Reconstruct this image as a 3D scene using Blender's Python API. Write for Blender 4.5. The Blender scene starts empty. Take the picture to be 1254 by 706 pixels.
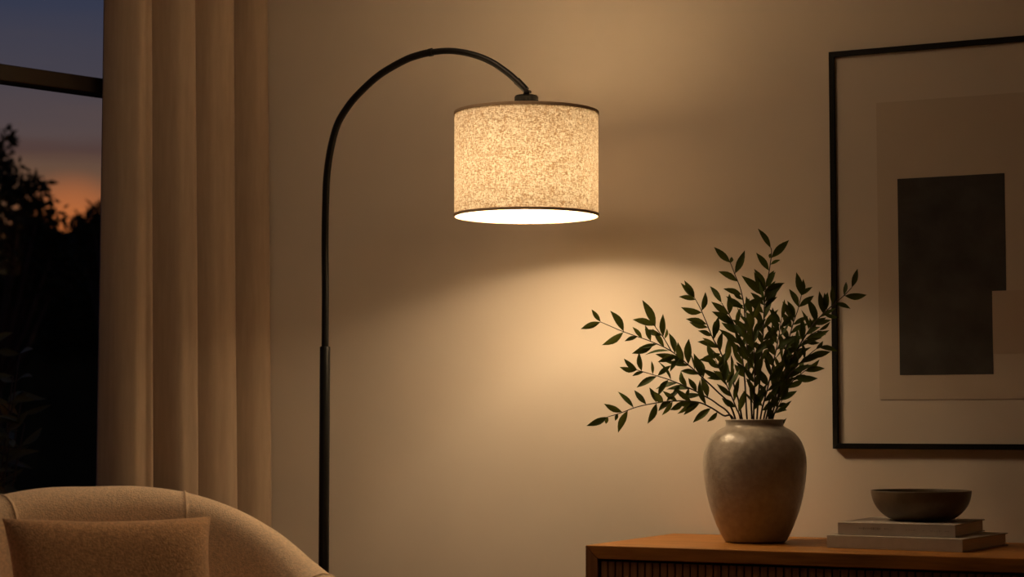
import bpy, math, random
from mathutils import Vector, Matrix
sc = bpy.context.scene
C = sc.collection
PI = math.pi
# ------------------------------------------------------------------ camera
F = 2450.0
CAM = Vector((0, -4.85, 1.0))
YAW, PITCH = math.radians(26.7), math.radians(3.78)
ROT = Matrix.Rotation(YAW, 3, 'Z') @ Matrix.Rotation(PI/2 + PITCH, 3, 'X')
cam_d = bpy.data.cameras.new('camera')
cam_d.sensor_width = 36.0
cam_d.lens = 36.0*F/1254
cam_d.clip_end = 300
cam_d.dof.use_dof = True
cam_d.dof.focus_distance = 4.85
cam_d.dof.aperture_fstop = 4.0
cam = bpy.data.objects.new('camera', cam_d)
cam.matrix_world = Matrix.Translation(CAM) @ ROT.to_4x4()
C.objects.link(cam)
sc.camera = cam

def ray(u, v):
    return ROT @ Vector((u-627, -(v-353), -F)).normalized()
def on(u, v, axis, val):                 # point where the sight line meets an axis plane
    d = ray(u, v); t = (val - CAM[axis])/d[axis]
    return CAM + d*t
def onplane(u, v, p, n):
    d = ray(u, v); t = (Vector(p)-CAM).dot(Vector(n))/d.dot(Vector(n))
    return CAM + d*t
RIGHT = Vector((math.cos(YAW), math.sin(YAW), 0))
FWD = Vector((-math.sin(YAW), math.cos(YAW), 0))

# ------------------------------------------------------------------ mesh helpers
class MB:
    def __init__(s): s.v = []; s.f = []
    def add(s, vs, fs):
        o = len(s.v); s.v += [tuple(p) for p in vs]; s.f += [tuple(i+o for i in f) for f in fs]
    def box(s, lo, hi, M=None):
        x0, y0, z0 = lo; x1, y1, z1 = hi
        vs = [Vector(p) for p in ((x0,y0,z0),(x1,y0,z0),(x1,y1,z0),(x0,y1,z0),(x0,y0,z1),(x1,y0,z1),(x1,y1,z1),(x0,y1,z1))]
        if M: vs = [M @ p for p in vs]
        s.add(vs, [(3,2,1,0),(4,5,6,7),(0,1,5,4),(1,2,6,5),(2,3,7,6),(3,0,4,7)])
    def lathe(s, prof, n=64, c=(0,0,0), closed=False):
        vs = []; fs = []
        for r, z in prof:
            for k in range(n):
                a = 2*PI*k/n; vs.append((c[0]+r*math.cos(a), c[1]+r*math.sin(a), c[2]+z))
        m = len(prof)
        for i in range(m if closed else m-1):
            j = (i+1) % m
            for k in range(n):
                fs.append((i*n+k, i*n+(k+1)%n, j*n+(k+1)%n, j*n+k))
        s.add(vs, fs)
    def tube(s, pts, r, n=12, caps=True):
        pts = [Vector(p) for p in pts]; m = len(pts)
        rs = r if isinstance(r, (list, tuple)) else [r]*m
        t0 = (pts[1]-pts[0]).normalized()
        up = Vector((0,0,1)) if abs(t0.z) < .9 else Vector((1,0,0))
        nrm = (up - t0*up.dot(t0)).normalized()
        vs = []; fs = []
        for i, p in enumerate(pts):
            t = (pts[min(i+1,m-1)]-pts[max(i-1,0)]).normalized()
            nrm = (nrm - t*nrm.dot(t)).normalized(); b = t.cross(nrm)
            for k in range(n):
                a = 2*PI*k/n; vs.append(p + (nrm*math.cos(a)+b*math.sin(a))*rs[i])
        for i in range(m-1):
            for k in range(n):
                fs.append((i*n+k, i*n+(k+1)%n, (i+1)*n+(k+1)%n, (i+1)*n+k))
        if caps:
            fs.append(tuple(range(n))[::-1]); fs.append(tuple((m-1)*n+k for k in range(n)))
        s.add(vs, fs)
    def build(s, name, mat, parent=None, smooth=False, bevel=0, subsurf=0, seg=2, solid=0, angle=None):
        me = bpy.data.meshes.new(name); me.from_pydata(s.v, [], s.f); me.update()
        o = bpy.data.objects.new(name, me); C.objects.link(o)
        if mat: me.materials.append(mat)
        if smooth:
            for p in me.polygons: p.use_smooth = True
        if bevel:
            b = o.modifiers.new('bevel', 'BEVEL'); b.width = bevel; b.segments = seg; b.limit_method = 'ANGLE'; b.angle_limit = math.radians(35)
        if solid:
            b = o.modifiers.new('solid', 'SOLIDIFY'); b.thickness = solid; b.offset = 0
        if subsurf:
            b = o.modifiers.new('sub', 'SUBSURF'); b.levels = subsurf; b.render_levels = subsurf
        if parent: o.parent = parent
        return o
def put(o, loc):                          # origin moved to loc, shape kept where it is
    loc = Vector(loc); o.data.transform(Matrix.Translation(-loc)); o.location = loc; return o
def tag(o, label=None, cat=None, group=None, kind=None):
    if label: o['label'] = label
    if cat: o['category'] = cat
    if group: o['group'] = group
    if kind: o['kind'] = kind
    return o
def empty(name, loc, rz=0):
    o = bpy.data.objects.new(name, None); C.objects.link(o); o.location = loc; o.rotation_euler = (0,0,rz); o.empty_display_size = .05
    return o
def structure(o): o['kind'] = 'structure'; return o
def spline(pts, n):                       # Catmull-Rom through points
    pts = [Vector(p) for p in pts]; P = [pts[0]*2-pts[1]] + pts + [pts[-1]*2-pts[-2]]
    out = []; m = len(pts)-1
    for i in range(n+1):
        t = i/n*m; k = min(int(t), m-1); t -= k
        a, b, c, d = P[k:k+4]
        out.append(.5*((2*b)+(c-a)*t+(2*a-5*b+4*c-d)*t*t+(3*b-a-3*c+d)*t**3))
    return out
def interp(xs, ys, x):
    if x <= xs[0]: return ys[0]
    for i in range(len(xs)-1):
        if x <= xs[i+1]:
            t = (x-xs[i])/(xs[i+1]-xs[i]); return ys[i]+(ys[i+1]-ys[i])*t
    return ys[-1]

# ------------------------------------------------------------------ materials
def new_mat(name):
    m = bpy.data.materials.new(name); m.use_nodes = True
    return m, m.node_tree, m.node_tree.nodes['Principled BSDF']
def N(nt, t, **kw):
    n = nt.nodes.new(t)
    for k, v in kw.items(): setattr(n, k, v)
    return n
def mat(name, col, rough=.6, metal=0, var=.1, scale=8, stretch=(1,1,1), bump=0, bscale=60, bdist=.002, spec=.5, detail=5, sheen=0, coat=0, col2=None):
    m, nt, b = new_mat(name)
    b.inputs['Roughness'].default_value = rough; b.inputs['Metallic'].default_value = metal
    b.inputs['Specular IOR Level'].default_value = spec
    if sheen: b.inputs['Sheen Weight'].default_value = sheen
    if coat: b.inputs['Coat Weight'].default_value = coat; b.inputs['Coat Roughness'].default_value = .2
    tc = N(nt, 'ShaderNodeTexCoord'); mp = N(nt, 'ShaderNodeMapping'); mp.inputs['Scale'].default_value = stretch
    nt.links.new(tc.outputs['Object'], mp.inputs['Vector'])
    no = N(nt, 'ShaderNodeTexNoise'); no.inputs['Scale'].default_value = scale; no.inputs['Detail'].default_value = detail
    nt.links.new(mp.outputs[0], no.inputs['Vector'])
    cr = N(nt, 'ShaderNodeValToRGB'); c2 = col2 or col
    cr.color_ramp.elements[0].position = .3; cr.color_ramp.elements[1].position = .7
    cr.color_ramp.elements[0].color = [c*(1-var) for c in col]+[1]
    cr.color_ramp.elements[1].color = [min(1, c*(1+var)) for c in c2]+[1]
    nt.links.new(no.outputs['Fac'], cr.inputs[0]); nt.links.new(cr.outputs[0], b.inputs['Base Color'])
    if bump:
        n2 = N(nt, 'ShaderNodeTexNoise'); n2.inputs['Scale'].default_value = bscale; n2.inputs['Detail'].default_value = 4
        nt.links.new(mp.outputs[0], n2.inputs['Vector'])
        bp = N(nt, 'ShaderNodeBump'); bp.inputs['Strength'].default_value = bump; bp.inputs['Distance'].default_value = bdist
        nt.links.new(n2.outputs['Fac'], bp.inputs['Height']); nt.links.new(bp.outputs[0], b.inputs['Normal'])
    return m

M_wall = mat('wall_plaster', (.66,.59,.515), .85, var=.045, scale=2.2, bump=.12, bscale=45, bdist=.003, spec=.15, detail=7)
M_ceil = mat('ceiling_paint', (.80,.74,.66), .9, var=.02, scale=3)
M_floor = mat('floor_oak', (.20,.12,.065), .5, var=.3, scale=4, stretch=(1,12,1), bump=.1)
M_base = mat('baseboard_paint', (.55,.48,.40), .6, var=.03)
M_curtain = mat('curtain_linen', (.42,.32,.235), .9, var=.07, scale=30, stretch=(3,3,.3), bump=.25, bscale=220, bdist=.001, sheen=.2, spec=.1)
M_frame = mat('window_bronze', (.030,.018,.010), .5, var=.2, spec=.4)
M_black = mat('black_metal', (.006,.0055,.005), .36, metal=.0, var=.15, spec=.24)
M_cap = mat('matte_black_cap', (.004,.0035,.003), .8, var=.1, spec=.08)
M_boucle = mat('armchair_boucle', (.80,.61,.43), .95, var=.17, scale=170, bump=.8, bscale=330, bdist=.003, sheen=.25, spec=.1)
M_piping = mat('armchair_piping', (.74,.56,.39), .95, var=.05, scale=90, bump=.3, bscale=300, spec=.1)
M_pillow = mat('pillow_wool', (.58,.35,.19), .95, var=.28, scale=150, bump=.8, bscale=300, bdist=.003, sheen=.2, spec=.1)
M_leg = mat('dark_wood_leg', (.06,.03,.015), .5, var=.2)
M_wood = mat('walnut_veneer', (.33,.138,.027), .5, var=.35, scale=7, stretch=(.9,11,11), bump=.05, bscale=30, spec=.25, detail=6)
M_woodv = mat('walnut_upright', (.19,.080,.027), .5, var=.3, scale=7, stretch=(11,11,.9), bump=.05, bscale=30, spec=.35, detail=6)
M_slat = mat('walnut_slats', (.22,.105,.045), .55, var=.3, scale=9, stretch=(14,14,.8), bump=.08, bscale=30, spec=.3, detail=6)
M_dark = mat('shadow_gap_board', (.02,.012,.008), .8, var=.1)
M_vase = mat('vase_stoneware', (.37,.325,.27), .31, var=.13, scale=70, bump=.28, bscale=70, bdist=.004, spec=.45, detail=8)
M_bowl = mat('bowl_stoneware', (.115,.085,.052), .42, var=.25, scale=25, bump=.15, bscale=90, spec=.45)
M_bookA = mat('book_cloth_taupe', (.46,.405,.36), .85, var=.05, scale=60, bump=.25, bscale=400, bdist=.001, spec=.2)
M_bookB = mat('book_cloth_grey', (.43,.39,.34), .85, var=.05, scale=60, bump=.25, bscale=400, bdist=.001, spec=.2)
M_page = mat('book_pages', (.70,.58,.46), .9, var=.12, scale=10, stretch=(1,1,60), spec=.1)
M_letter = mat('debossed_ink', (.22,.18,.15), .8, var=.1)
M_mat = mat('mat_board', (.58,.52,.46), .9, var=.02, scale=4, spec=.1)
M_print = mat('print_paper', (.50,.43,.36), .9, var=.03, scale=5, spec=.1)
M_block = mat('print_dark_ink', (.056,.053,.050), .9, var=.25, scale=12, spec=.1, detail=9)
M_block2 = mat('print_tan_ink', (.43,.35,.28), .9, var=.04, scale=6, spec=.1)
M_pframe = mat('picture_frame_black', (.007,.0065,.006), .5, var=.1, spec=.15)
M_stem = mat('branch_bark', (.040,.028,.016), .7, var=.2, scale=40)
M_tree = mat('night_leaf', (.018,.026,.014), .8, var=.3, scale=3, spec=.1)
M_trunk = mat('night_bark', (.03,.022,.016), .9, var=.3)
M_ground = mat('lawn', (.02,.03,.012), .95, var=.4, scale=3)
M_shrub = mat('shrub_leaf', (.10,.095,.03), .6, var=.35, scale=5, spec=.3)
M_bulb_socket = mat('socket_black', (.02,.02,.02), .5)

def leaf_mat():
    m, nt, b = new_mat('branch_leaf')
    b.inputs['Roughness'].default_value = .55; b.inputs['Specular IOR Level'].default_value = .18
    tc = N(nt, 'ShaderNodeTexCoord'); no = N(nt, 'ShaderNodeTexNoise'); no.inputs['Scale'].default_value = 14
    nt.links.new(tc.outputs['Object'], no.inputs['Vector'])
    cr = N(nt, 'ShaderNodeValToRGB')
    cr.color_ramp.elements[0].position = .32; cr.color_ramp.elements[0].color = (.018,.034,.005,1)
    cr.color_ramp.elements[1].position = .7; cr.color_ramp.elements[1].color = (.054,.084,.010,1)
    nt.links.new(no.outputs['Fac'], cr.inputs[0]); nt.links.new(cr.outputs[0], b.inputs['Base Color'])
    tr = N(nt, 'ShaderNodeBsdfTranslucent'); tr.inputs[0].default_value = (.10,.11,.02,1)
    mx = N(nt, 'ShaderNodeMixShader'); mx.inputs[0].default_value = .25
    out = nt.nodes['Material Output']
    nt.links.new(b.outputs[0], mx.inputs[1]); nt.links.new(tr.outputs[0], mx.inputs[2]); nt.links.new(mx.outputs[0], out.inputs[0])
    return m
M_leaf = leaf_mat()

def shade_mat():
    m, nt, b = new_mat('shade_linen'); nt.nodes.remove(b)
    out = nt.nodes['Material Output']
    tc = N(nt, 'ShaderNodeTexCoord'); 
    def fib(scale, stretch, lo, hi, dist):
        mp = N(nt, 'ShaderNodeMapping'); mp.inputs['Scale'].default_value = stretch
        nt.links.new(tc.outputs['Object'], mp.inputs['Vector'])
        no = N(nt, 'ShaderNodeTexNoise'); no.inputs['Scale'].default_value = scale; no.inputs['Detail'].default_value = 3; no.inputs['Distortion'].default_value = dist
        nt.links.new(mp.outputs[0], no.inputs['Vector'])
        mr = N(nt, 'ShaderNodeMapRange'); mr.inputs[1].default_value = lo; mr.inputs[2].default_value = hi
        mr.inputs[3].default_value = 0; mr.inputs[4].default_value = 1
        nt.links.new(no.outputs['Fac'], mr.inputs[0]); return mr.outputs[0]
    a = fib(70, (1,1,3.0), .36, .62, 2.2)        # crosswise slubs
    c = fib(80, (2.4,2.4,.8), .36, .64, 2.0)     # upright threads
    e = fib(420, (1,1,1), .3, .7, 0)
    def math_(op, x, y):
        n = N(nt, 'ShaderNodeMath', operation=op)
        for i, q in enumerate((x, y)):
            if isinstance(q, float): n.inputs[i].default_value = q
            else: nt.links.new(q, n.inputs[i])
        return n.outputs[0]
    s = math_('ADD', math_('MULTIPLY', a, .42), math_('ADD', math_('MULTIPLY', c, .33), math_('MULTIPLY', e, .25)))
    cr = N(nt, 'ShaderNodeValToRGB')
    cr.color_ramp.elements[0].position = .30; cr.color_ramp.elements[0].color = (.0275,.0165,.0076,1)
    cr.color_ramp.elements[1].position = .70; cr.color_ramp.elements[1].color = (.083,.074,.059,1)
    nt.links.new(s, cr.inputs[0])
    tr = N(nt, 'ShaderNodeBsdfTranslucent'); nt.links.new(cr.outputs[0], tr.inputs[0])
    df = N(nt, 'ShaderNodeBsdfDiffuse'); c2 = N(nt, 'ShaderNodeValToRGB'); nt.links.new(s, c2.inputs[0]); nt.links.new(c2.outputs[0], df.inputs[0])
    c2.color_ramp.elements[0].position = .30; c2.color_ramp.elements[0].color = (.48,.40,.31,1)
    c2.color_ramp.elements[1].position = .70; c2.color_ramp.elements[1].color = (.72,.68,.61,1)
    ad = N(nt, 'ShaderNodeAddShader')
    nt.links.new(tr.outputs[0], ad.inputs[0]); nt.links.new(df.outputs[0], ad.inputs[1]); nt.links.new(ad.outputs[0], out.inputs[0])
    return m
M_shade = shade_mat()
def diff_mat():
    m, nt, b = new_mat('added_frosted_diffuser'); nt.nodes.remove(b)
    tr = N(nt, 'ShaderNodeBsdfTranslucent'); tr.inputs[0].default_value = (.62,.59,.53,1)
    df = N(nt, 'ShaderNodeBsdfDiffuse'); df.inputs[0].default_value = (.13,.13,.12,1)
    ad = N(nt, 'ShaderNodeAddShader'); nt.links.new(tr.outputs[0], ad.inputs[0]); nt.links.new(df.outputs[0], ad.inputs[1])
    tp = N(nt, 'ShaderNodeBsdfTransparent'); mx = N(nt, 'ShaderNodeMixShader'); mx.inputs[0].default_value = .045
    nt.links.new(ad.outputs[0], mx.inputs[1]); nt.links.new(tp.outputs[0], mx.inputs[2])
    nt.links.new(mx.outputs[0], nt.nodes['Material Output'].inputs[0]); return m
M_diff = diff_mat()
M_rim = mat('shade_trim', (.50,.37,.25), .8, var=.08, scale=120)

def glass_mat():
    m, nt, b = new_mat('window_glass'); nt.nodes.remove(b); out = nt.nodes['Material Output']
    t = N(nt, 'ShaderNodeBsdfTransparent'); g = N(nt, 'ShaderNodeBsdfGlossy'); g.inputs['Roughness'].default_value = .02
    fr = N(nt, 'ShaderNodeFresnel'); fr.inputs[0].default_value = 1.08
    mx = N(nt, 'ShaderNodeMixShader'); nt.links.new(fr.outputs[0], mx.inputs[0])
    nt.links.new(t.outputs[0], mx.inputs[1]); nt.links.new(g.outputs[0], mx.inputs[2]); nt.links.new(mx.outputs[0], out.inputs[0])
    return m
M_glass = glass_mat()
def bulb_mat():
    m, nt, b = new_mat('bulb_glow'); b.inputs['Base Color'].default_value = (.9,.85,.75,1)
    b.inputs['Emission Color'].default_value = (1,.78,.5,1); b.inputs['Emission Strength'].default_value = 6
    return m
M_bulb = bulb_mat()

# ------------------------------------------------------------------ room shell
CORNER = Vector((-3.345, 0, 0))
WD = (-.6947*RIGHT - .7193*FWD).normalized()        # along the window wall, towards the camera
WN = Vector((-WD.y, WD.x, 0)); 
if WN.x < 0: WN = -WN                                # into the room
XR, YF, H = 1.7, -6.3, 2.7
LW = (YF-CORNER.y)/WD.y
b = MB(); b.box((CORNER.x-.3, 0, 0), (XR+.15, .15, H)); structure(b.build('wall_back', M_wall))
b = MB(); b.box((XR, YF-.15, 0), (XR+.15, 0, H)); structure(b.build('wall_right', M_wall))
b = MB(); b.box((CORNER.x+WD.x*LW-.3, YF-.15, 0), (XR, YF, H)); structure(b.build('wall_front', M_wall))
fx0 = CORNER.x+WD.x*LW-.3
def slab(z0, z1):
    b = MB()
    p = [Vector((CORNER.x-.15, .15, 0)), Vector((fx0, YF-.15, 0)), Vector((XR+.15, YF-.15, 0)), Vector((XR+.15, .15, 0))]
    vs = [(q.x, q.y, z0) for q in p]+[(q.x, q.y, z1) for q in p]
    b.add(vs, [(3,2,1,0),(4,5,6,7),(0,1,5,4),(1,2,6,5),(2,3,7,6),(3,0,4,7)][:])
    return b
structure(slab(-.1, 0).build('floor', M_floor)); structure(slab(H, H+.1).build('ceiling', M_ceil))
# window wall: local frame x along WD, y out of the room, z up
MW = Matrix(((WD.x, -WN.x, 0, CORNER.x), (WD.y, -WN.y, 0, CORNER.y), (0,0,1,0), (0,0,0,1)))
S0, S1, Z0, Z1 = .16, 3.3, .06, 2.46
b = MB()
b.box((0,0,0), (S0,.15,H), MW); b.box((S1,0,0), (LW,.15,H), MW); b.box((S0,0,0), (S1,.15,Z0), MW); b.box((S0,0,Z1), (S1,.15,H), MW)
structure(b.build('wall_left', M_wall))
win = empty('window_1', MW @ Vector((S0,0,Z0))); structure(win)
def wpart(name, boxes, m, bevel=.003):
    b = MB()
    for lo, hi in boxes: b.box(lo, hi, MW)
    o = b.build(name, m, bevel=bevel); o.parent = win; o.matrix_parent_inverse = Matrix.Translation(-win.location); return o
wpart('window_frame', [((S0,.03,Z0),(S0+.05,.10,Z1)), ((S1-.05,.03,Z0),(S1,.10,Z1)), ((S0+.05,.03,Z0),(S1-.05,.10,Z0+.05)), ((S0+.05,.03,Z1-.05),(S1-.05,.10,Z1))], M_frame)
p = onplane(0, 87.5, MW @ Vector((0,.03,0)), WN); zt = p.z
wpart('transom_bar', [((S0+.05,.03,zt-.022),(S1-.05,.10,zt+.022))], M_frame)
wpart('mullion', [((1.72,.035,Z0+.05),(1.77,.095,zt-.022)), ((1.72,.035,zt+.022),(1.77,.095,Z1-.05))], M_frame)
wpart('glass_pane', [((S0+.05,.062,Z0+.05),(S1-.05,.066,Z1-.05))], M_glass, 0)
b = MB(); b.box((CORNER.x+.12,-.015,0), (XR,0,.09)); structure(b.build('baseboard_back', M_base, bevel=.003))
b = MB(); b.box((XR-.015,YF,0), (XR,-.015,.09)); structure(b.build('baseboard_right', M_base, bevel=.003))

# ------------------------------------------------------------------ unseen overhead fill light, added to brighten the upper wall
FILL_X, FILL_Y = -2.3, -1.25
cl = empty('added_fill_light', (FILL_X,FILL_Y,H)); tag(cl, 'added round fill light, out of view above the armchair', 'added fill light')
b = MB(); b.lathe([(.0,0),(.34,0),(.34,-.05),(.332,-.05),(.332,-.004),(0,-.004)], 64); b.build('fill_housing', M_black, cl, bevel=.001)
def fill_mat():
    m, nt, b = new_mat('added_fill_glow'); b.inputs['Base Color'].default_value = (.8,.75,.65,1)
    b.inputs['Emission Color'].default_value = (1,.68,.40,1); b.inputs['Emission Strength'].default_value = FILL_E; return m
FILL_E = 6.7
b = MB(); b.lathe([(0,-.046),(.331,-.046),(.331,-.040),(0,-.040)], 64); b.build('fill_glow_disc', fill_mat(), cl)

# ------------------------------------------------------------------ curtain
def on_wallS(u):                                     # distance along the window wall seen at pixel column u, at n0 from it
    n0 = .16
    p = onplane(u, 400, MW @ Vector((0,-n0,0)), WN); q = MW.inverted() @ p
    return q.x
b = MB()
sa, sb = on_wallS(128), on_wallS(324)
edges = [on_wallS(u) for u in (150, 188, 233, 286, 329)]
NZ = 26; prof = []
def fold_profile(z):
    k = (2.6-z)/2.6                                   # 0 top .. 1 bottom
    pts = []
    L = 4
    for i in range(L):
        e0, e1 = edges[i], edges[i+1]; w = e0-e1      # s falls towards the corner
        amp = (.066, .080, .076, .070)[i]*(0.88+.2*k)
        if i == 0:
            amp *= 1.0
        for j in range(18):
            t = j/18
            s = e0 - w*t + .004*math.sin(1.7*z+i*2.1)*k - (.030*k if i or t > .5 else 0)
            sm = lambda q: max(0,min(1,q))**2*(3-2*max(0,min(1,q)))
            bul = math.sin(PI/2*min(1, t/(.55,.72,.74,.74)[i]))**(.55,1.0,1.05,1.0)[i] - sm((t-.80)/.2)
            if i: bul = .35*bul + .65*(sm(t/.46) - sm((t-.80)/.2))
            if i == 0: bul -= .13*math.exp(-((t-.60)/.08)**2)
            n = .045 + amp*2*bul*(1.0 if i else .95) + .004*math.sin(11*t+i*4+z*.9)
            if i == 2: n -= .012*math.exp(-((t-.45)/.08)**2)
            pts.append((s, -n))
    pts.append((edges[-1], -.06))
    return pts
zs = [.02 + 2.6*i/NZ for i in range(NZ+1)]
for z in zs: prof.append([MW @ Vector((s, n, z)) for s, n in fold_profile(z)])
m = len(prof[0]); fs = []
for i in range(NZ):
    for j in range(m-1): fs.append((i*m+j, i*m+j+1, (i+1)*m+j+1, (i+1)*m+j))
b.add([p for r in prof for p in r], fs)
cur = b.build('curtain', M_curtain, smooth=True, solid=.004, subsurf=1)
tag(cur, 'beige linen curtain hanging in soft folds beside the dusk window', 'curtain')

# ------------------------------------------------------------------ floor lamp
WL = .435                                             # distance of the lamp plane from the back wall
YL = -WL
pb = on(397, 600, 1, YL); XP = pb.x
lamp = empty('floor_lamp', (XP, YL, 0)); tag(lamp, 'black arched floor lamp with lit linen drum shade', 'floor lamp')
def lp(o):
    o.parent = lamp; o.matrix_parent_inverse = Matrix.Translation(-lamp.location); return o
ztop = on(397, 424, 1, YL).z
sc_p = F/((pb-CAM).dot(ROT @ Vector((0,0,-1))))
b = MB(); b.lathe([(0,0),(.145,0),(.15,.004),(.15,.022),(.145,.028),(.03,.032),(.022,.05),(0,.05)], 64, (XP,YL,0)); lp(b.build('base', M_black, smooth=False, bevel=.002))
b = MB(); b.lathe([(0,.04),(.0136,.04),(.0136,ztop-.002),(.0128,ztop),(0,ztop)], 32, (XP,YL,0)); o = lp(b.build('lower_pole', M_black, smooth=True, bevel=.0005))
arc_px = [(397.5,424),(397.5,360),(398,300),(398.8,250),(400.3,215),(405,182),(413,153),(425,132),(440,114),(465,91.5),(495,74),(515,66.8),(528,64)]
arc2 = [(528,64),(545,62.3),(560,63),(576,66),(591,70.8),(604,77),(613,82.8),(624,91),(634,100)]
P1 = [on(u, v, 1, YL) for u, v in arc_px]; P1[0].z = ztop-.01
P1[0].x = P1[1].x = XP
b = MB(); b.tube(spline(P1, 110), .0094, 20); lp(b.build('upper_arc', M_black, smooth=True))
P2 = [on(u, v, 1, YL) for u, v in arc2]
b = MB(); b.tube(spline(P2, 50), .0082, 20); arc_b = lp(b.build('tip_arc', M_black, smooth=True))
d = (P1[-1]-P1[-2]).normalized()
b = MB(); b.tube([P1[-1]-d*.006, P1[-1]+d*.004], .0105, 20); lp(b.build('joint_collar', M_black, smooth=False))
HX = on(646.2, 111.8, 1, YL)                           # hinge
b = MB(); b.tube([on(632,106,1,YL), on(647.5,111.5+7-7,1,YL)], .0092, 20)
b = MB(); b.tube([on(633,99,1,YL), on(644.5,110.4,1,YL)], [.0096,.0086], 20); lp(b.build('end_sleeve', M_black, smooth=False))
# shade
sp = on(644.6, 200, 1, YL); XS = sp.x
dep = (sp-CAM).dot(ROT @ Vector((0,0,-1))); RS = 88.2*dep/F*1.0
zt_ = on(644.6, 137.5, 1, YL).z; zc_ = on(644.6, 116, 1, YL).z-.001; zb_ = on(644.6, 265.5, 1, YL).z
b = MB(); b.lathe([(.0045,-.012),(.0045,.012)], 20); 
for p in b.v[:]: pass
M_h = Matrix.Translation(HX) @ Matrix.Rotation(PI/2, 4, 'X')
b.v = [tuple(M_h @ Vector(p)) for p in b.v]; b.f += [tuple(range(20)), tuple(range(20,40))]
b.tube([HX+Vector((0,0,-.001)), Vector((HX.x-.001, YL, zc_))], .0055, 16)
lp(b.build('hinge', M_black, smooth=False))
XC = XS
hc = zc_-zt_
b = MB(); b.lathe([(0,-.006),(.0295,-.006),(.0295,hc-.005),(.027,hc-.001),(.010,hc),(.0055,hc+.008),(0,hc+.008)], 40, (XC,YL,zt_)); lp(b.build('shade_cap', M_cap, smooth=False, bevel=.001))
shade = None
b = MB(); b.lathe([(RS, zb_),(RS, zb_*.75+zt_*.25),(RS,(zb_+zt_)/2),(RS, zb_*.25+zt_*.75),(RS, zt_)], 128, (0,0,0)); b.v = [(p[0]+XS, p[1]+YL, p[2]) for p in b.v]
shade = lp(b.build('lamp_shade', M_shade, smooth=True)); shade['label'] = 'lit oatmeal linen drum shade'
def ring(name, z, r, hh, tt, m, par):
    b = MB(); b.lathe([(r-tt,-hh),(r+tt,-hh),(r+tt,hh),(r-tt,hh)], 128, (XS,YL,z), closed=True)
    o = b.build(name, m, smooth=False, bevel=.0006); o.parent = par; return o
for nm, z in (('bottom_trim', zb_+.0035), ('top_trim', zt_-.0035)):
    ring(nm, z, RS, .0036, .0016, M_rim, shade)
b = MB()
for k in range(3):
    a = 2*PI*k/3+.4
    b.tube([(XS+.02*math.cos(a), YL+.02*math.sin(a), zt_-.004), (XS+(RS-.001)*math.cos(a), YL+(RS-.001)*math.sin(a), zt_-.006)], .0018, 8)
lp(b.build('shade_spider', M_black, smooth=True))
ZB = zb_*.55 + zt_*.45                               # bulb height
b = MB(); b.tube([(XS,YL,zt_-.004),(XS,YL,ZB+.066)], .017, 20); lp(b.build('bulb_socket', M_bulb_socket, smooth=False))
gp = [(0,-.0475)]+[(.0475*math.sin(a), -.0475*math.cos(a)) for a in [PI*k/20 for k in range(1,17)]]+[(.019,.050),(.0135,.060),(.0135,.068),(0,.068)]
b = MB(); b.lathe(gp, 40, (XS,YL,ZB)); bulb = lp(b.build('light_bulb', M_bulb, smooth=True)); bulb['label'] = 'frosted globe bulb'
b = MB(); b.lathe([(.018, zt_-.012),(RS*.5, zt_-.012),(RS-.002, zt_-.012)], 96, (XS,YL,0)); lp(b.build('added_top_diffuser', M_diff, smooth=True))  # unseen disc added to dim and spread the light going up
ld = bpy.data.lights.new('lamp_light', 'POINT'); ld.energy = 39.5; ld.color = (1,.72,.415); ld.shadow_soft_size = .072
lo = bpy.data.objects.new('lamp_light', ld); C.objects.link(lo); lo.location = (XS-lamp.location.x, 0, ZB); lo.parent = lamp

# ------------------------------------------------------------------ sideboard
ZT = .71
fl = on(717, 667, 2, ZT); bl = on(826, 652.5, 2, ZT)
SX0 = (fl.x+bl.x)/2; SYF = fl.y; SYB = -.018
SX1 = SX0+1.9; TH = .031
sb_ = empty('sideboard', ((SX0+SX1)/2, (SYF+SYB)/2, 0)); tag(sb_, 'walnut sideboard with slatted front and mitred case', 'sideboard')
def sp_(b, name, m, **k):
    par = k.pop('par', sb_)
    o = b.build(name, m, **k); o.parent = par
    if par is sb_: o.matrix_parent_inverse = Matrix.Translation(-sb_.location)
    return o
def prism(b, poly, y0, y1):                          # poly in x,z
    n = len(poly); vs = [(x,y0,z) for x,z in poly]+[(x,y1,z) for x,z in poly]
    b.add(vs, [tuple(range(n)), tuple(range(2*n-1,n-1,-1))]+[(i,(i+1)%n+0,(i+1)%n+n,i+n)[::-1] for i in range(n)])
g = .0004; ZBt = .16
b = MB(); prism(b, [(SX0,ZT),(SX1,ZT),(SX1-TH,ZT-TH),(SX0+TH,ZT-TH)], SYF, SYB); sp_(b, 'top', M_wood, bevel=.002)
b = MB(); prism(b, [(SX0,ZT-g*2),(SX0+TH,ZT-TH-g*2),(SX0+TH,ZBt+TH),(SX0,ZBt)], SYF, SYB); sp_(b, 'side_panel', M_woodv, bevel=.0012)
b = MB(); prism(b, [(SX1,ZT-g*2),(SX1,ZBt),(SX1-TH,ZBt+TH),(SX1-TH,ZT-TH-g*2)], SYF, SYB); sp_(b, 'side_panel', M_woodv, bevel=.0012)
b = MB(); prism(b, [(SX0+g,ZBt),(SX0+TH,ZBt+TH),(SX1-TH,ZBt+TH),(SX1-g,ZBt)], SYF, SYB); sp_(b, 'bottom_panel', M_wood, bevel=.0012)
b = MB(); b.box((SX0+TH, SYB-.012, ZBt+TH), (SX1-TH, SYB-.002, ZT-TH)); sp_(b, 'back_panel', M_woodv)
ix0, ix1, iz0, iz1 = SX0+TH+.0045, SX1-TH-.0045, ZBt+TH+.004, ZT-TH-.0045
NS = 98; pitch = (ix1-ix0)/NS
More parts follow.
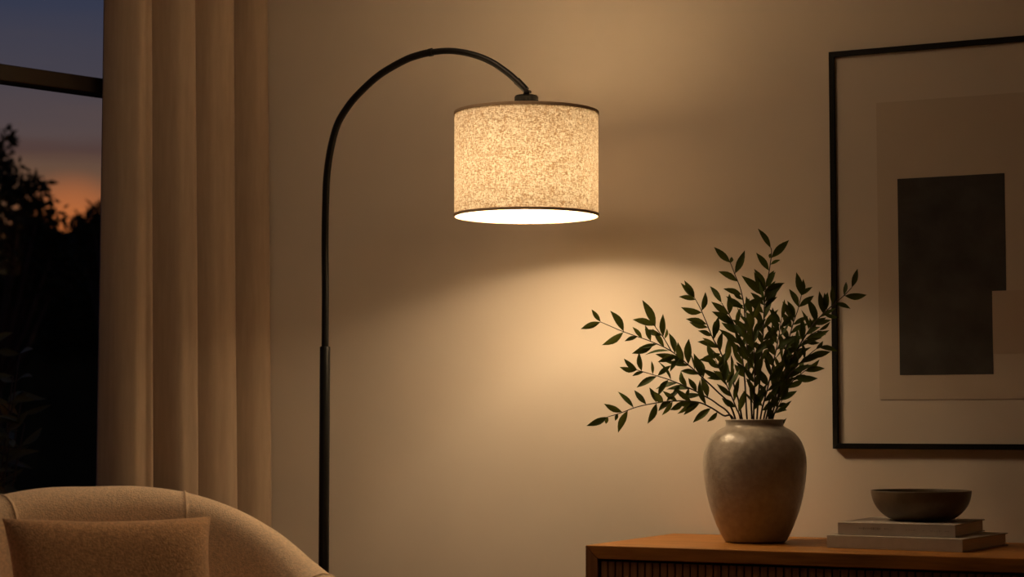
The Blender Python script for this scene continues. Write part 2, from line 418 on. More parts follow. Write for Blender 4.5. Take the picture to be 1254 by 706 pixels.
for k in range(2):
    x0, x1 = (ix0, ix0+pitch*NS/2) if k == 0 else (ix0+pitch*NS/2, ix1)
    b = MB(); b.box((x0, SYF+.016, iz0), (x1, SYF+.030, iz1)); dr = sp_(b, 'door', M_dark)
    b = MB()
    for i in range(NS//2):
        a = x0+pitch*i+pitch*.085; c = x0+pitch*(i+1)-pitch*.085
        b.box((a, SYF+.007, iz0+.001), (c, SYF+.0165, iz1-.001))
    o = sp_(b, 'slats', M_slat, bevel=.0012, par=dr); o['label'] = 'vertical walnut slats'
for x in (SX0+.12, SX1-.12):
    for y in (SYF+.07, SYB-.07):
        b = MB(); b.lathe([(0,0),(.011,0),(.018,ZBt),(0,ZBt)], 20, (x,y,0)); sp_(b, 'leg', M_leg, smooth=False)

# ------------------------------------------------------------------ vase
vb = on(925, 663.5, 2, ZT); VX, VY = vb.x, vb.y
dv = (vb-CAM).dot(ROT @ Vector((0,0,-1))); U = dv/F   # metres per pixel at the vase
prof_px = [(0,0),(34,0),(37,.8),(39,3.5),(44,13),(50.5,28),(56.5,46),(60.8,66),(63.2,84),(63.6,98),(62.2,110),(58.5,121),(53,129.5),(46,136),(39.5,139.5),(36,141),(35,142.5),(35,147),(36,148.2),(36,149.5),(34.5,150.3),(32.5,149.3),(31.5,146),(31.5,141),(45,133),(56,118),(59,100),(57,75),(48,35),(36,8),(0,6)]
pp = [(r*U, z*U) for r, z in prof_px]
b = MB(); b.lathe(pp, 96, (0,0,0)); vase = b.build('vase', M_vase, smooth=True, subsurf=1); vase.location = (VX,VY,ZT+.0005)
tag(vase, 'round-shouldered beige stoneware vase holding leafy branches on the sideboard', 'vase')
ZN = ZT + 149*U

# ------------------------------------------------------------------ branches
def leaf(b, base, tip, width, nrm, rng, bend=.12):
    base, tip = Vector(base), Vector(tip); ax = tip-base; L = ax.length; ax.normalize()
    side = ax.cross(nrm).normalized(); up = side.cross(ax).normalized()
    ts = [0,.05,.14,.28,.44,.60,.76,.90,1]; ws = [.05,.09,.42,.80,1.0,.92,.64,.27,0.0]
    bx = rng.uniform(-bend, bend)*L; bz = rng.uniform(.02,.16)*L*rng.choice((1,1,-1))
    vs = []; fs = []
    for t, w in zip(ts, ws):
        c = base + ax*L*t + side*bx*math.sin(PI*t)*.6 + up*(-bz*(t*t) + bz*.5*t)
        h = width*.5*w
        vs += [c - side*h + up*h*.35, c, c + side*h + up*h*.35]
    for i in range(len(ts)-1):
        a = i*3; fs += [(a,a+1,a+4,a+3), (a+1,a+2,a+5,a+4)]
    b.add(vs, fs)
VAX = Vector((VX,VY,0))
def branch(stem, leaves, auto, label, lean, seed, sub=None, r=.0028, dens=1.0, group='leafy branches in the stoneware vase', dep0=0.0):
    """stem: pixel points tip..neck ; leaves: (base, tip) pixel pairs ; auto: (from, to) share of the stem given leaves"""
    rng = random.Random(seed)
    vd = -ROT.col[2]                                  # view direction
    def P(u, v, off): 
        return onplane(u, v, Vector((VX,VY,ZN)) + FWD*off, FWD)
    pts = stem[::-1]                                  # neck first
    n = len(pts); L = [0]
    for i in range(1, n): L.append(L[-1]+math.hypot(pts[i][0]-pts[i-1][0], pts[i][1]-pts[i-1][1]))
    W = [P(u, v, dep0 + lean*(L[i]/L[-1])**1.2) for i, (u, v) in enumerate(pts)]
    r0 = W[0] - Vector((VX,VY,ZN)); r0.z = 0
    if r0.length > .052: r0 = r0*(.052/r0.length)
    W[0] = Vector((VX,VY,ZN)) + r0
    foot = Vector((VX,VY,ZT+.05)) - r0*.5 ; 
    neck = W[0].copy(); neck.z = ZN-.02
    curve = spline([foot, neck*.5+foot*.5, W[0]] + W[1:], 60)
    root = empty('leafy_branch', foot)
    tag(root, label, 'branch', group)
    def fix(o): o.parent = root; o.matrix_parent_inverse = Matrix.Translation(-foot); return o
    b = MB(); k = len(curve); b.tube(curve, [r*(1-.68*i/(k-1)) for i in range(k)], 7)
    subs = []
    for s in sub or []:
        def off_at(u, v):
            j = min(range(n), key=lambda q: (pts[q][0]-u)**2+(pts[q][1]-v)**2); return dep0+lean*(L[j]/L[-1])**1.2
        q = [P(u, v, off_at(u, v)-.01*i) for i, (u, v) in enumerate(s)]
        cs = spline(q, 16); b.tube(cs, [r*.5*(1-.4*i/16) for i in range(17)], 6); subs.append(cs)
    fix(b.build('stem', M_stem, smooth=True))
    lb = MB()
    def nearest(p):
        allp = curve+[x for cs in subs for x in cs]
        return min(allp, key=lambda c: (c-p).length)
    def offs(p): return (p-Vector((VX,VY,ZN))).dot(FWD)
    for (bu, bv), (tu, tv) in leaves:
        j = min(range(n), key=lambda q: (pts[q][0]-bu)**2+(pts[q][1]-bv)**2)
        o0 = dep0+lean*(L[j]/L[-1])**1.2
        pb_ = nearest(P(bu, bv, o0)); pt_ = P(tu, tv, offs(pb_)+rng.uniform(-.014,.014))
        l = (pt_-pb_).length
        nn = (-vd + Vector((rng.uniform(-.55,.55), rng.uniform(-.55,.55), rng.uniform(-.2,.6)))).normalized()
        leaf(lb, pb_, pt_, min(.0205, max(.009, l*.30)), nn, rng)
    # procedural leaves along the rest of the stem
    cl = curve[20:] ; lens = [0]
    for i in range(1, len(cl)): lens.append(lens[-1]+(cl[i]-cl[i-1]).length)
    tot = lens[-1]; a0, a1 = auto; s = a0*tot; sgn = 1
    while s < a1*tot:
        i = max(q for q in range(len(lens)) if lens[q] <= s); i = min(i, len(cl)-2)
        c = cl[i].lerp(cl[i+1], (s-lens[i])/max(1e-6, lens[i+1]-lens[i])); t = (cl[i+1]-cl[i]).normalized()
        sd = t.cross(-vd).normalized()
        an = rng.uniform(.45, 1.0); az = rng.uniform(-.8, .8)
        outd = (sd*math.cos(az)*sgn + (-vd)*math.sin(az)*rng.choice((1,-1))).normalized()
        dd = (t*math.cos(an) + outd*math.sin(an) + Vector((0,0,.12))).normalized()
        l = rng.uniform(.040, .064)
        nn = (-vd*.8 + Vector((rng.uniform(-.7,.7), rng.uniform(-.7,.7), rng.uniform(-.2,.8)))).normalized()
        if abs(nn.dot(dd)) > .85: nn = dd.orthogonal()
        leaf(lb, c, c+dd*l, rng.uniform(.013,.0185), nn, rng, .15)
        sgn = -sgn; s += rng.uniform(.012, .020)/dens
    fix(lb.build('leaves', M_leaf, smooth=True))
    return root

branch([(735.7,394),(764,406),(797,417.7),(822,429.6),(843,446.5),(862.5,464),(878.4,479),(892,493),(901,517)],
 [((736,394),(711,402.5)),((736,394),(724.5,378.5)),((764,405),(747,380.5)),((762,406),(736.5,421.5)),((784,412),(775,400)),((782,412),(765,417)),((800,420),(773.5,432.5)),((799,418),(790,398)),
  ((801,397),(787,366.5)),((799,395),(774.5,391)),((809,412),(811.5,384)),((806,409),(789,403)),((813,414),(817,402)),((843,446),(844,414)),((838,444),(822,433)),((829,436),(806,443)),((832,437),(820,455)),((859,460),(850,432))],
 (.20,.60), 'longest branch arching out to the upper left towards the lamp', -.02, 11, sub=[[(822,429.6),(813,414),(806,405),(799,395)]])
branch([(778,452),(798,458),(819,464.5),(840,473),(857.6,481.7),(878,494),(897,517)],
 [((780,452),(764,438.5)),((780,452),(758.5,449)),((787,454),(782.5,431)),((789,456),(774,460)),((800,458),(798,441.5)),((806,461),(779,474)),((806,460),(822,447)),((819,465),(806,484)),((832,470),(823,488)),((842,473),(835,458)),((843,474),(838,489))],
 (.18,.66), 'middle of the three branches reaching left, with short crowded leaves', .05, 12)
branch([(744.6,510),(759.5,505.5),(780,498),(804,493),(828,490.6),(854,492),(871,499),(886,508.5),(899,519)],
 [((744,510),(718,521)),((745,509),(742,519)),((762,504.5),(739.5,494)),((777,499),(757.5,478)),((769,502),(756.5,529)),((758,506),(753,515)),((792,495),(776.7,477)),((804,493),(793,518.5)),((824,491),(811,508.5)),((846,491),(830,507)),((806,493),(795,474)),((858,494),(837,508)),((872,499),(848.5,517.5)),((815,491),(830,477)),((878,503),(866,516))],
 (.13,.55), 'lowest branch stretching out level to the left above the sideboard', -.035, 13, dens=.95)
branch([(851,365),(858,378),(864,392),(873,414),(881,428),(893,455),(903,485),(909,517)],
 [((851,365),(833,346)),((851,365),(838.5,343)),((852,368),(831.5,363)),((859,384),(834,376)),((860,380),(864,357)),((866,396),(840,390)),((873,413),(880,387)),((868,402),(844,394)),((880,427),(854,418)),((884,432),(861,437))],
 (.12,.66), 'left branch with a forked pair of leaves at its tip, left of the tall ones', -.01, 14, dens=1.15)
branch([(884,371),(893.5,386),(899,397),(904,412),(908,430),(912,465),(915,517)],
 [((884,371),(869.5,350)),((893,386),(871,369)),((893,384),(893,359)),((884,371),(884,371.5)),((899,397),(872,381)),((903,408),(889,386))],
 (.10,.76), 'shorter upright branch just right of the one with the forked leaf pair', .03, 15, dens=1.2)
branch([(893.5,319),(900.5,337),(906.7,353),(911,374),(913,400),(916,440),(919,480),(921,517)],
 [((894,321),(874.5,302)),((900,334),(913,306.5)),((902,345),(879,332.5)),((895,322),(896,314)),((908,360),(886,353)),((909,368),(897,355)),((911,374),(938,363)),((911,375),(896,375))],
 (.10,.62), 'second tallest branch ending in a wide pair of leaves, just left of centre', -.02, 16, dens=1.2)
branch([(944,303),(944.8,310),(942,331.6),(937.7,353),(936,374),(935,400),(933,430),(930,470),(927,517)],
 [((944,304),(927,280)),((944,318),(966.5,293.5)),((941,332),(926,309)),((943,322),(956,318)),((943,310),(942,316)),((940,342),(948,331)),((938,356),(923,329)),((938,358),(961,346)),((937,362),(908,337)),((936,372),(959,347)),((936,375),(952,363)),((936,376),(919,358))],
 (.10,.68), 'tallest branch standing upright in the middle of the vase', .0, 17, dens=1.25)
branch([(981.3,361.7),(977,379.4),(972.5,392),(965,418),(955,450),(944,485),(935,517)],
 [((981,360),(975.5,333)),((981,362),(995,351)),((978,377),(966.5,353)),((981,362),(984,341)),((979,376),(997,361)),((974,389),(964,368)),((972,394),(958,369)),((970,398),(990,387))],
 (.15,.70), 'branch with an upright tip leaf, halfway between the tallest and the picture frame', .01, 18, dens=1.2)
branch([(1043,352),(1033.5,361.7),(1022,371.5),(1008,384),(996,397),(978,424),(962,455),(949,487),(941,517)],
 [((1043,352),(1051,328.5)),((1034,361.5),(1062,360.5)),((1033,361),(1036,344.5)),((1023,371),(1042,377.5)),((1020,373),(1020,349)),((1009,383),(1003,356)),((1008,384),(1027,389)),((999,394),(989,365)),((997,396),(1018,391)),((1012,380),(1010,358))],
 (.18,.70), 'longest right-hand branch whose tip crosses the picture frame', -.03, 19, dens=1.1)
branch([(1002,425),(992,433),(975,449),(960,470),(950,493),(944,517)],
 [((1003,424),(1027,429.5)),((998,428),(1008,417)),((990,434),(1004,437)),((986,438),(984,420)),((978,446),(973,428))],
 (.15,.85), 'right-hand branch ending in one thin level leaf in front of the frame edge', -.06, 20, dens=1.1)
branch([(986.6,453),(971,466),(959,482),(950,502),(946,518)],
 [((984,455),(1010.5,451)),((986,453),(1004,440)),((980,459),(993,462)),((972,466),(986,458)),((966,472),(963,452))],
 (.1,.9), 'low right-hand branch with a broad leaf pointing away from the vase', .05, 21, dens=1.0)
branch([(958,489),(951,502),(946,518)],
 [((958,489),(972,482)),((954,497),(963,493)),((962,478),(960,465)),((958,489),(966,472)),((955,496),(944,480))],
 (.35,.8), 'shortest twig leaning right, just above the vase rim', -.045, 22, dens=.7)
branch([(957,390),(954,410),(948,440),(940,475),(931,517)],
 [((957,390),(960,366)),((956,396),(942,378)),((955,400),(971,384)),((953,414),(938,396))],
 (.09,.9), 'short dense branch under the tallest one, slightly right of centre', -.055, 23, dens=1.25)
branch([(921,386),(922,410),(924,440),(924,475),(923,517)],
 [((921,386),(914,362)),((921,390),(931,368)),((922,402),(906,386)),((922,406),(938,390))],
 (.09,.9), 'short dense branch in the front centre of the bunch', -.06, 24, dens=1.25)
branch([(1003,404),(990,412),(975,430),(958,458),(945,490),(938,517)],
 [((1003,404),(1017,394)),((1000,406),(1011,410)),((994,409),(992,388)),((985,418),(1004,420))],
 (.2,.9), 'right-hand branch with leaves closely overlapping, below the longest one', .05, 25, dens=1.15)
branch([(876,440),(884,458),(893,478),(902,500),(907,517)],
 [((876,440),(866,420)),((878,445),(856,440)),((880,450),(889,430)),((886,464),(866,462)),((889,470),(899,450))],
 (.12,.9), 'short left-hand branch filling the gap above the lowest one', -.05, 26, dens=1.3)

# ------------------------------------------------------------------ books and bowl
def book(corA, corB, corC, z0, th, mcov, label, seed, letters=False):
    A = on(*corA, 2, z0); B = on(*corB, 2, z0); Cc = on(*corC, 2, z0)
    w = (B-A).length; ang = math.atan2(B.y-A.y, B.x-A.x); dpt = abs((Cc-B).dot(Vector((-math.sin(ang), math.cos(ang), 0))))
    root = empty('book', A, ang); tag(root, label, 'book', 'books under the bowl')
    ct = .0026
    b = MB()
    b.box((0,0,0), (w,dpt,ct)); b.box((0,0,th-ct), (w,dpt,th))
    b.box((0,0,ct), (w,.0035,th-ct))
    b.build('cover', mcov, root, bevel=.0008)
    b = MB(); b.box((.005,.0036,ct), (w-.004,dpt-.006,th-ct)); b.build('page_block', M_page, root)
    if letters:
        rng = random.Random(seed)
        def marks(x0, x1, zc, hgt, dens):
            b = MB(); x = x0
            while x < x1:
                if rng.random() < dens:
                    h = hgt*rng.uniform(.35,1); wd = rng.uniform(.0007,.0018)
                    b.box((x, -.0003, zc-h/2), (x+wd, .0004, zc+h/2))
                x += rng.uniform(.0022,.004)
            o = b.build('spine_lettering', M_letter, root); o['label'] = 'faint debossed marks along the spine'
        marks(w*.17, w*.43, th*.56, .0055, .8); marks(w*.56, w*.66, th*.52, .003, .5); marks(w*.72, w*.95, th*.47, .0045, .55)
    return root, w, dpt, ang
bt1 = .0288
book((1012.6,670),(1179,676),(1236.6,667), ZT+.0003, bt1, M_bookB, 'wider grey cloth book lying at the bottom of the stack', 1)
Zb2 = ZT+.0006+bt1
bt2 = .0286
r2, w2, d2, a2 = book((1026,654.3),(1170,658),(1224,650.5), Zb2, bt2, M_bookA, 'smaller taupe cloth book between the bowl and the lower book', 2, True)
Zbw = Zb2+bt2+.0003
bc = on(1128.5, 637, 2, Zbw)
db = (bc-CAM).dot(ROT @ Vector((0,0,-1))); Ub = db/F
prof_b = [(0,0),(30,0),(33,.5),(38,2.2),(43,5),(48,9),(52,13.4),(56,19),(58.8,25),(60.3,32),(60.8,36.5),(60.8,37.7),(60.1,38.1),(59.2,37.4),(58.2,32),(56.4,26),(53,19.5),(48.5,14.2),(43,9.8),(36,6.4),(22,4.4),(0,4)]
b = MB(); b.lathe([(r*Ub, z*Ub*.97) for r, z in prof_b], 80); bowl = b.build('bowl', M_bowl, smooth=True, subsurf=1); bowl.location = (bc.x, bc.y, Zbw)
tag(bowl, 'shallow dark brown stoneware bowl on top of two books', 'bowl')

# ------------------------------------------------------------------ picture
YP = -.022
tl = on(1017.5, 63, 1, YP); bl_ = on(1015.5, 549, 1, YP)
PX0 = (tl.x+bl_.x)/2; PZ1 = tl.z; PZ0 = bl_.z
mtl = on(1073, 126, 1, -.008)
mg = mtl.x-PX0
A0 = on(1098.5, 219, 1, -.008); 
PX1 = PX0+.80
pic = empty('framed_picture', ((PX0+PX1)/2, 0, PZ0)); tag(pic, 'large black framed abstract print hanging above the sideboard', 'picture')
def pp_(b, name, m, par=None, **k):
    o = b.build(name, m, **k); o.parent = par or pic
    if not par: o.matrix_parent_inverse = Matrix.Translation(-pic.location)
    return o
fw = .0135
b = MB()
def frame_bar(b, poly):
    n = 4; vs = [(x,-.018,z) for x,z in poly]+[(x,-.001,z) for x,z in poly]
    b.add(vs, [(0,1,2,3),(7,6,5,4)]+[(i,i+4,(i+1)%4+4,(i+1)%4) for i in range(4)])
o4 = [(PX0,PZ0),(PX1,PZ0),(PX1,PZ1),(PX0,PZ1)]; i4 = [(PX0+fw,PZ0+fw),(PX1-fw,PZ0+fw),(PX1-fw,PZ1-fw),(PX0+fw,PZ1-fw)]
for k in range(4):
    frame_bar(b, [o4[k], o4[(k+1)%4], i4[(k+1)%4], i4[k]])
pp_(b, 'frame', M_pframe, bevel=.0008)
YM = -.009
def slab_px(name, m, u0, v0, u1, v1, y, th, par=None, x1=None):
    a = on(u0, v0, 1, y); c = on(u1, v1, 1, y)
    b = MB(); b.box((a.x, y, c.z), (x1 if x1 is not None else c.x, y+th, a.z)); return pp_(b, name, m, par)
b = MB(); b.box((PX0+fw*.6, YM, PZ0+fw*.6), (PX1-fw*.6, -.003, PZ1-fw*.6)); mb = pp_(b, 'mat_board', M_mat)
a = on(1073, 126, 1, YM-.001); c = on(1072, 489, 1, YM-.001)
b = MB(); b.box((a.x, YM-.0016, c.z), (PX1-(a.x-PX0), YM+.0002, a.z)); pr = pp_(b, 'print_sheet', M_print)
y1 = YM-.0018
a = on(1099, 219, 1, y1); c = on(1098.5, 459, 1, y1); e = on(1230, 213.5, 1, y1); nt_ = on(1215, 356, 1, y1); n2 = on(1215, 433, 1, y1)
b = MB()
b.box((a.x, y1-.0006, c.z), (nt_.x, y1+.0003, a.z)); b.box((nt_.x, y1-.0006, nt_.z), (e.x, y1+.0003, a.z))
o = pp_(b, 'dark_block', M_block, par=pr); o['label'] = 'black-brown printed rectangle'
b = MB(); b.box((nt_.x, y1-.0007, n2.z), (nt_.x+.20, y1+.0003, nt_.z)); o = pp_(b, 'tan_block', M_block2, par=pr); o['label'] = 'pale tan printed rectangle'

# ------------------------------------------------------------------ armchair
CH = on(115, 594, 2, .865)                           # top of the back
dch = (CH-CAM).dot(FWD)
CD = 4.28
chp = CAM + FWD*CD + RIGHT*((115-627)/F*CD)
TURN = math.radians(17)
# local: x to the chair's image-right, y backwards (away from the viewer), z up
view = math.atan2(FWD.y, FWD.x) - PI/2
chair = empty('armchair', (chp.x, chp.y, 0), view + math.atan((115-627)/F)*-1 + TURN)
tag(chair, 'cream boucle tub armchair with sloping arms in front of curtain', 'armchair')
MC = Matrix.Translation(chair.location) @ Matrix.Rotation(chair.rotation_euler.z, 4, 'Z')
# plan of the shell's centre line, t = 0 middle of the back .. 1 front of arm
T_ = [0,.12,.24,.36,.48,.60,.72,.86,1.0]
X_ = [0,.105,.205,.295,.365,.405,.425,.437,.440]
Y_ = [0,-.004,-.022,-.062,-.125,-.205,-.300,-.420,-.540]
Z_ = [.862,.861,.846,.814,.766,.712,.676,.660,.652]
def smooth_tab(tab, t):
    n = len(T_)
    P = [Vector((T_[i], tab[i], 0)) for i in range(n)]
    i = max(q for q in range(n) if T_[q] <= t+1e-9); i = min(i, n-2)
    def m(k):
        if k <= 0: return 0.0 if tab is not X_ else (tab[1]-tab[0])/(T_[1]-T_[0])
        if k >= n-1: return (tab[-1]-tab[-2])/(T_[-1]-T_[-2])
        return (tab[k+1]-tab[k-1])/(T_[k+1]-T_[k-1])
    h = T_[i+1]-T_[i]; s = (t-T_[i])/h
    return (2*s**3-3*s*s+1)*tab[i]+(s**3-2*s*s+s)*h*m(i)+(-2*s**3+3*s*s)*tab[i+1]+(s**3-s*s)*h*m(i+1)
def section(t, sg, shrink=0.0):
    at = abs(t)
    x, y, z = smooth_tab(X_, at), smooth_tab(Y_, at), smooth_tab(Z_, at)
    e = 1e-3; a, c = max(0,at-e), min(1,at+e)
    dx, dy = smooth_tab(X_, c)-smooth_tab(X_, a), smooth_tab(Y_, c)-smooth_tab(Y_, a)
    l = math.hypot(dx, dy); nx, ny = -dy/l, dx/l      # outward
    R = .060 - shrink
    pr = []
    pr += [(-.03, .14), (.046, .145), (.052, .40)]
    for k in range(9):
        a = k/8*PI
        pr.append((R*math.cos(a)+.0, z-R+R*math.sin(a)*1.0 - shrink))
    pr += [(-.068, z-.14), (-.082, z-.24), (-.100, .44), (-.104, .30), (-.100, .145)]
    out = []
    for n, zz in pr:
        lean = -.045*(1-min(1, max(0, (zz-.2)/.65)))    # the shell leans outwards going up
        q = n + lean
        out.append(Vector((sg*(x+nx*q), y+ny*q, zz)))
    return out
def shell(name, t0, t1, sg, n, capend=False):
    b = MB(); rows = []
    for i in range(n+1):
        t = t0+(t1-t0)*i/n
        s = (-1 if t < 0 else 1)*sg
        rows.append(section(t, s))
    # rounded closing of the front of an arm
    if capend:
        last = rows[-1]; cx = sum(last, Vector())/len(last)
        for sc_, fo in ((.93,.022),(.75,.040),(.45,.050)):
            rows.append([Vector((cx.x+(p.x-cx.x)*sc_, p.y-fo, cx.z+(p.z-cx.z)*(sc_*.5+.5))) for p in last])
    m = len(rows[0]); fs = []
    for i in range(len(rows)-1):
        for j in range(m):
            k = (j+1) % m; fs.append((i*m+j, i*m+k, (i+1)*m+k, (i+1)*m+j))
    fs.append(tuple(range(m))); fs.append(tuple((len(rows)-1)*m+j for j in range(m))[::-1])
    b.add([p for r in rows for p in r], fs)
    return b.build(name, M_boucle, chair, smooth=True, subsurf=1)
TS = .232; TA = .70
shell('backrest', -TS, TS, 1, 22)
for sg in (1, -1):
    arm = shell('arm', TS+.002, TA, sg, 22)
    fr = shell('arm_front', TA+.002, 1.0, sg, 10, True); fr.parent = arm
    for t in (TS+.001, TA+.001):
        s = section(t, sg); c = sum(s, Vector())/len(s)
        b = MB(); q = [p for p in s[2:16]]; ring_ = []
        for i in range(len(q)-1):
            for k in range(6): ring_.append(q[i].lerp(q[i+1], k/6))
        b.tube(ring_+[q[-1]], .0021, 8)
        b.build('piping', M_piping, arm if t > .5 else chair, smooth=True)
# seat
def rounded_slab(x0, x1, y0, y1, z0, z1, rr):
    b = MB(); b.box((x0,y0,z0), (x1,y1,z1)); return b
b = MB(); b.box((-.36,-.52,.13), (.36,-.04,.31)); b.build('seat_base', M_boucle, chair, bevel=.03, seg=4, smooth=True)
b = MB(); b.box((-.27,-.58,.31), (.27,-.13,.45)); b.build('seat_cushion', M_boucle, chair, bevel=.045, seg=5, smooth=True)
for x in (-.32,.32):
    for y in (-.47,-.09):
        b = MB(); b.lathe([(0,0),(.013,0),(.022,.15),(0,.15)], 20, (x,y,0)); b.build('leg', M_leg, chair, smooth=False)

# ------------------------------------------------------------------ pillow
def pillow(w, h, th):
    b = MB(); n = 28
    def pos(u, v, s):
        cx = 1 - .085*(1-v*v)**1.0*abs(u)**3       # sides drawn in between the corners
        cz = 1 - .13*(1-u*u)**1.0*abs(v)**3
        p = max(0,(1-u**4))**.55*max(0,(1-v**4))**.55
        return Vector((u*w/2*cx, s*th/2*p, v*h/2*cz))
    idx = {}
    vs = []; fs = []
    for s in (-1, 1):
        for i in range(n+1):
            for j in range(n+1):
                if s == 1 and (i in (0,n) or j in (0,n)): idx[s,i,j] = idx[-1,i,j]; continue
                idx[s,i,j] = len(vs); vs.append(pos(math.sin((i/n-.5)*PI), math.sin((j/n-.5)*PI), s))
    for s in (-1, 1):
        for i in range(n):
            for j in range(n):
                f = (idx[s,i,j], idx[s,i+1,j], idx[s,i+1,j+1], idx[s,i,j+1]); fs.append(f if s == -1 else f[::-1])
    b.add(vs, fs); return b
pil = pillow(.42, .31, .15).build('lumbar_pillow', M_pillow, smooth=True, subsurf=1)
pc = CAM + FWD*3.985 + RIGHT*((143-627)/F*3.985)
zc = 1-(632-515)/F*3.985 - .141
pil.location = (pc.x, pc.y, zc)
pil.rotation_mode = 'XYZ'
pil.rotation_euler = (math.radians(-27), math.radians(.45), view + math.radians(22))
tag(pil, 'brown woven lumbar pillow leaning on the back of the armchair', 'pillow')
b = MB(); 

# ------------------------------------------------------------------ garden outside
b = MB(); b.box((-40,-16,-.12), (CORNER.x-.25,45,-.06)); b.build('ground', M_ground)['kind'] = 'structure'
def gpos(u, d):
    r = ray(u, 500); r.z = 0; r.normalize(); return Vector((CAM.x, CAM.y, 0)) + r*d
def leafquad(b, c, l, rng, w=.42):
    d = Vector((rng.gauss(0,1), rng.gauss(0,1), rng.gauss(0,.8))).normalized(); s = d.orthogonal().normalized()
    s = (Matrix.Rotation(rng.uniform(0,PI), 3, d) @ s)*l*w
    b.add([c, c+d*l*.45+s*.5, c+d*l, c+d*l*.45-s*.5], [(0,1,2,3)])
def tree(name, u, d, blobs, base_h, label, seed, leaf_l, nper, trunk_r=.07):
    rng = random.Random(seed); g0 = gpos(u, d)
    root = empty(name, (g0.x, g0.y, -.06)); tag(root, label, 'tree', 'trees outside the window')
    lb = MB(); tb = MB()
    tb.tube([(0,0,0),(.02,.02,base_h*.5),(0,0,base_h)], [trunk_r,trunk_r*.8,trunk_r*.5], 10)
    for (bu, bv, rr) in blobs:
        q = onplane(bu, bv, g0, FWD) - root.location + FWD*rng.uniform(-.3,.3)
        tb.tube([(0,0,base_h*.55), q*.55+Vector((0,0,base_h*.2)), q], [trunk_r*.4,trunk_r*.25,.008], 6)
        R = rr*d/F
        for _ in range(int(nper*(rr/30)**1.7)):
            v = Vector((rng.gauss(0,1), rng.gauss(0,1), rng.gauss(0,1))).normalized()*R*rng.random()**.45
            leafquad(lb, q+v, leaf_l*rng.uniform(.6,1.2), rng)
    tb.build('trunk', M_trunk, root, smooth=True); lb.build('crown', M_tree, root)
tree('garden_tree', -12, 15, [(0,185,20),(-25,210,34),(8,235,32),(40,245,30),(25,280,42),(58,275,28),(-20,280,50),(62,245,16),(45,225,13),(12,208,16),(2,168,13),(70,300,24),(30,330,46),(-20,350,50),(66,335,36)], 2.2, 'dark leafy tree silhouette against the dusk sky, left of the orange glow', 3, .10, 120)
tree('garden_tree', 150, 17, [(120,275,16),(118,258,11),(135,265,25),(108,285,13),(150,280,35),(122,305,28),(150,330,40),(105,315,20),(124,340,30),(124,248,8)], 2.0, 'dark tree silhouette showing against the curtain edge, right of the orange glow', 4, .10, 130)
# hedge
rng = random.Random(9); hb = MB()
hg0 = gpos(-1500, 19*1.16); hg1 = gpos(330, 19); n = 200
tops = []
hv = []
for i in range(n+1):
    p = hg0.lerp(hg1, i/n)
    h = 1 + (515-300)/F*19 + .10*math.sin(i*.7)+.09*rng.uniform(-1,1); tops.append((p, h))
    dv_ = FWD*.6
    hv += [p-dv_+Vector((0,0,-.06)), p-dv_*1.0+Vector((0,0,h-.25)), p-dv_*.5+Vector((0,0,h)), p+dv_*.5+Vector((0,0,h)), p+dv_+Vector((0,0,h-.25)), p+dv_+Vector((0,0,-.06))]
hf = []
for i in range(n):
    for j in range(6):
        k = (j+1)%6; hf.append((i*6+j, i*6+k, (i+1)*6+k, (i+1)*6+j))
hb.add(hv, hf)
for _ in range(14000):
    i = rng.random() if rng.random() < .6 else rng.uniform(.72, .98); p, h = tops[int(i*n)]; 
    zz = rng.uniform(.6, 1)*h if rng.random() < .5 else h+rng.uniform(-.08,.07)
    leafquad(hb, hg0.lerp(hg1, i)+FWD*(-.6 if zz < h-.25 else rng.uniform(-.5,.5))+Vector((0,0,zz)), rng.uniform(.08,.14), rng)
hedge = put(hb.build('hedge', M_tree), (hg0+hg1)/2)
tag(hedge, 'tall dark hedge across the garden behind the trees', 'hedge')
# shrub right outside the glass
rng = random.Random(5); g0 = gpos(-20, 6.55)
shrub = empty('garden_shrub', (g0.x, g0.y, -.06)); tag(shrub, 'dim long-leaved shrub just outside the window, catching light from the room', 'shrub')
sbm = MB(); slf = MB()
for k, (u, v) in enumerate([(30,425),(22,452),(34,470),(16,505),(18,530),(-5,415),(-20,450),(-30,500),(5,480),(36,510)]):
    tip = onplane(u-6, v+8, g0+FWD*rng.uniform(-.12,.12), FWD)-shrub.location
    cs = spline([Vector((0,0,0)), Vector((tip.x*.25,tip.y*.25,tip.z*.45)), tip], 16)
    sbm.tube(cs, [.007-.005*i/16 for i in range(17)], 6)
    for q in range(6, 17):
        for _ in range(2 if q > 12 else 1):
            a = rng.uniform(-PI, PI)
            dd = (RIGHT*math.cos(a)*.9 + FWD*math.sin(a)*.4 + Vector((0,0,rng.uniform(-.25,.45)))).normalized()
            leaf(slf, cs[q], cs[q]+dd*rng.uniform(.075,.115), rng.uniform(.018,.026), (-FWD+Vector((rng.uniform(-.6,.6),0,rng.uniform(.1,.8)))).normalized(), rng, .2)
sbm.build('stems', M_stem, shrub, smooth=True); slf.build('leaves', M_shrub, shrub, smooth=True)

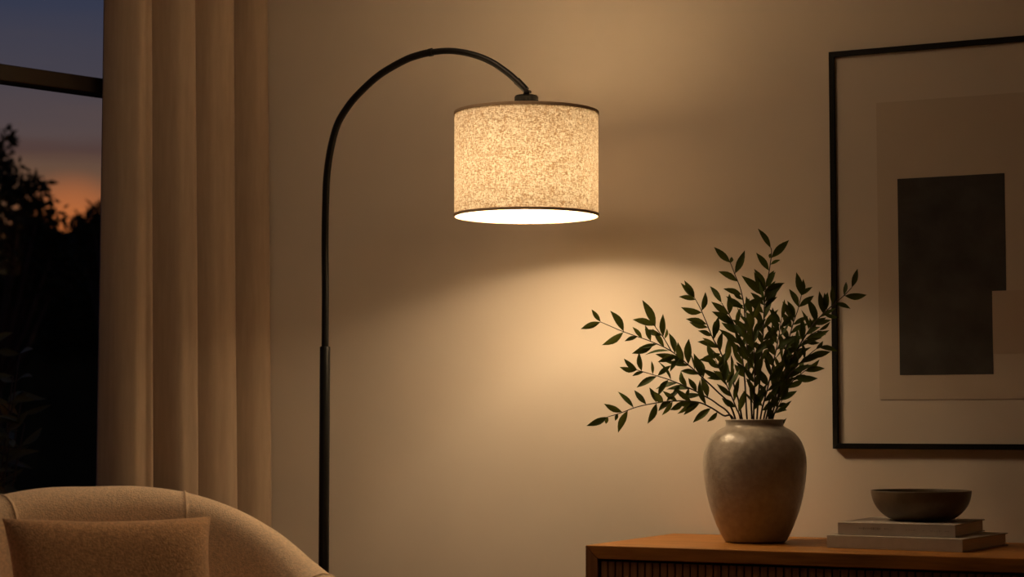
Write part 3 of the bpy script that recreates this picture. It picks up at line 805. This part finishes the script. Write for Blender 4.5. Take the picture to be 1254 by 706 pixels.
# ------------------------------------------------------------------ dusk sky
w = bpy.data.worlds.new('dusk'); sc.world = w; w.use_nodes = True; nt = w.node_tree
bg = nt.nodes['Background']
tc = N(nt, 'ShaderNodeTexCoord'); sx = N(nt, 'ShaderNodeSeparateXYZ'); nt.links.new(tc.outputs['Generated'], sx.inputs[0])
mp = N(nt, 'ShaderNodeMapping'); mp.inputs['Scale'].default_value = (2.5,2.5,26); nt.links.new(tc.outputs['Generated'], mp.inputs[0])
no = N(nt, 'ShaderNodeTexNoise'); no.inputs['Scale'].default_value = 2.2; no.inputs['Detail'].default_value = 4; nt.links.new(mp.outputs[0], no.inputs['Vector'])
m1 = N(nt, 'ShaderNodeMath', operation='MULTIPLY_ADD'); nt.links.new(no.outputs['Fac'], m1.inputs[0]); m1.inputs[1].default_value = .035; 
nt.links.new(sx.outputs['Z'], m1.inputs[2])
m2 = N(nt, 'ShaderNodeMath', operation='SUBTRACT'); nt.links.new(m1.outputs[0], m2.inputs[0]); m2.inputs[1].default_value = .0175
mr = N(nt, 'ShaderNodeMapRange'); mr.inputs[1].default_value = 0; mr.inputs[2].default_value = .3; nt.links.new(m2.outputs[0], mr.inputs[0])
cr = N(nt, 'ShaderNodeValToRGB'); nt.links.new(mr.outputs[0], cr.inputs[0])
el = cr.color_ramp.elements
stops = [(0,(.16,.050,.018)),(.26,(.19,.068,.026)),(.34,(.165,.078,.040)),(.41,(.125,.070,.046)),(.435,(.082,.046,.040)),(.47,(.090,.062,.060)),(.56,(.060,.052,.066)),(.66,(.036,.041,.071)),(1,(.018,.028,.066))]
el[0].position, el[0].color = stops[0][0], stops[0][1]+(1,)
el[1].position, el[1].color = stops[-1][0], stops[-1][1]+(1,)
for p_, c_ in stops[1:-1]:
    e_ = el.new(p_); e_.color = c_+(1,)
gd = ray(88, 290)
dp = N(nt, 'ShaderNodeVectorMath', operation='DOT_PRODUCT'); nt.links.new(tc.outputs['Generated'], dp.inputs[0]); dp.inputs[1].default_value = gd
gr = N(nt, 'ShaderNodeMapRange'); gr.interpolation_type = 'SMOOTHSTEP'; gr.inputs[1].default_value = math.cos(.035); gr.inputs[2].default_value = 1; nt.links.new(dp.outputs['Value'], gr.inputs[0])
mx = N(nt, 'ShaderNodeMix', data_type='RGBA', blend_type='ADD'); mx.clamp_factor = False
nt.links.new(gr.outputs[0], mx.inputs[0]); nt.links.new(cr.outputs[0], mx.inputs[6]); mx.inputs[7].default_value = (.28,.055,.0,1)
nt.links.new(mx.outputs[2], bg.inputs[0]); bg.inputs[1].default_value = 1.0

# ------------------------------------------------------------------ colour and render quality
vs_ = sc.view_settings
sc.display_settings.display_device = 'sRGB'
vs_.view_transform = 'Standard'; vs_.look = 'None'; vs_.exposure = 0.0; vs_.gamma = 1.0; vs_.use_curve_mapping = False
cy = sc.cycles
cy.max_bounces = 10; cy.diffuse_bounces = 8; cy.glossy_bounces = 4; cy.transmission_bounces = 6; cy.transparent_max_bounces = 12
cy.sample_clamp_indirect = 6; cy.use_denoising = True; cy.caustics_reflective = False; cy.caustics_refractive = False
